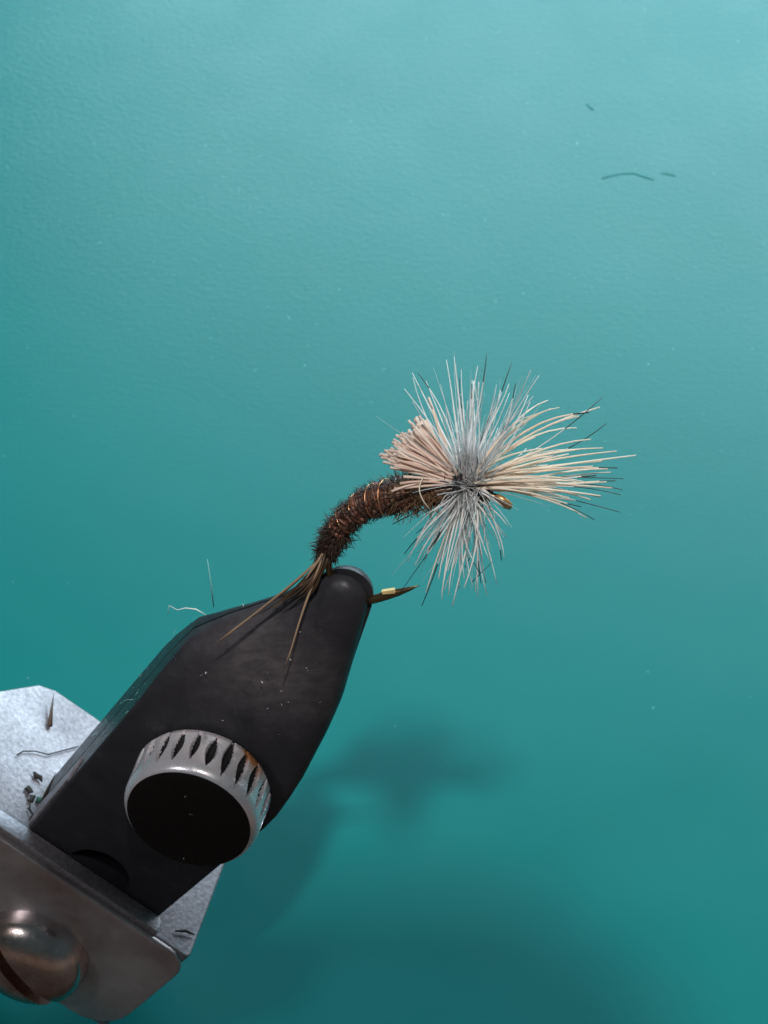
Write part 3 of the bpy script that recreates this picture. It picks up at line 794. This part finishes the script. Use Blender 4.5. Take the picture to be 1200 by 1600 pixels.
scrap('lint_crumb', [V(TP + .02, .80, .28), V(TP + .03, .86, .24), V(TP + .02, .93, .22)], [.006, .012, .004], 'lint_dark', 'dark crumb on the grey block just right of the jaw corner')
# dust on the jaw: flecks on the face and fluff along the left side
hz = Heap()
def fleck(p, a, b_, r_):
    q = [p + (a * rnd(-1, 1) + b_ * rnd(-1, 1)) * r_ for _ in range(3)]
    nn = a.cross(b_).normalized() * r_ * .5
    hz.add((q + [sum(q, Vector()) / 3 + nn], [(0, 1, 2), (0, 1, 3), (1, 2, 3), (2, 0, 3)]))
def face_n(t): return table(THICK, t)
for i in range(26):
    t = rnd(-1.9, -0.2); s = rnd(-0.25, 0.25) * (1 if t < -.8 else .6) + .08
    fleck(V(t, s, face_n(t) + .002), T, S, rnd(.004, .011))
for (px, py) in [(418, 1052), (408, 1066), (316, 1056), (322, 1052), (345, 1098), (420, 1108), (450, 1098), (440, 1100), (500, 1098), (380, 945), (460, 995)]:
    p = HP(px, py, .24 if py > 1000 else .12); fleck(p, T, S, .012)
for (t, s, n) in [(-1.60, .155, .3812), (-1.5, .05, .3812), (-1.95, .33, .38)]:
    fleck(V(KT, KS, KN) + T * (t + 1.66) + S * (s - .175) + N * (n + .002), T, S, .014)
o = to_obj('dust_flecks', hz.v, hz.f, 'lint_white'); tag(o, 'scattered white dust flecks on the black jaw and knob', 'dust', kind='stuff')
hz = Heap()
for i in range(90):
    t = -abs(random.gauss(1.75, 0.35)) if i < 60 else -rnd(0.95, 2.2)
    t = max(-2.3, min(-.95, t)); s_ = table(LEFT, t) - 0.003; n = rnd(-.24, .24); p = V(t, s_, n)
    if random.random() < .8: fleck(p, T, N, rnd(.004, .014))
    else:
        d_ = (T * rnd(-1, 1) + N * rnd(-1, 1) - S * rnd(0, .4)).normalized(); l_ = rnd(.02, .05)
        hz.add(tube([p, p + d_ * l_ * .5 - S * .003, p + d_ * l_], [.0016, .0016, .001], 3, False))
o = to_obj('dust_fluff', hz.v, hz.f, 'lint_pale'); tag(o, 'pale dusty fluff clinging along the left side of the jaw', 'dust', kind='stuff')
# specks on the table
hz = Heap()
for i in range(420):
    x = rnd(-4.5, 4.5); y = 8.6 - 11 * rnd(0, 1) ** 2.6
    r_ = rnd(.004, .011) * (1.5 if random.random() < .08 else 1)
    a = rnd(0, 3.14); c_, s_ = math.cos(a), math.sin(a); el = rnd(1, 2.6)
    q = [Vector((x + r_ * (el * u * c_ - w * s_), y + r_ * (el * u * s_ + w * c_), 0.001)) for u, w in ((-1, 0), (0, -.7), (1, 0), (0, .7))] + [Vector((x, y, r_ * .35))]
    hz.add((q, [(0, 1, 4), (1, 2, 4), (2, 3, 4), (3, 0, 4)]))
o = to_obj('table_specks', hz.v, hz.f, 'speck', frame=False, smooth=False); tag(o, 'tiny pale specks scattered over the teal tabletop', 'dust', kind='stuff')
def on_table(px, py, z=0.004):
    r = D(((px - 600) / FOC, (800 - py) / FOC, -1)); C = W((0, 0, DIST))
    k = (z - C.z) / r.z; return C + r * k
def table_scrap(name, pl_, r_, mt, label, cat):
    o = to_obj(name, *tube([on_table(*p) for p in pl_], r_, 5, True, ref=Vector((0, 0, 1)), flat=.2), mt, frame=False); tag(o, label, cat)
table_scrap('dark_fibre', [(940, 279), (955, 274), (972, 271), (990, 270), (1005, 275), (1022, 281)], [.004, .010, .008, .010, .012, .004], 'lint_teal', 'dark wavy fibre lying on the teal tabletop at upper right', 'fibre')
table_scrap('dark_crumb', [(1032, 270), (1044, 271), (1056, 275)], [.004, .010, .006], 'lint_teal', 'small dark crumb on the tabletop at the right end of the wavy fibre', 'crumb')
table_scrap('dark_chip', [(917, 162), (922, 167), (928, 172)], [.004, .014, .004], 'lint_teal', 'tiny dark chip on the tabletop above the wavy fibre', 'crumb')
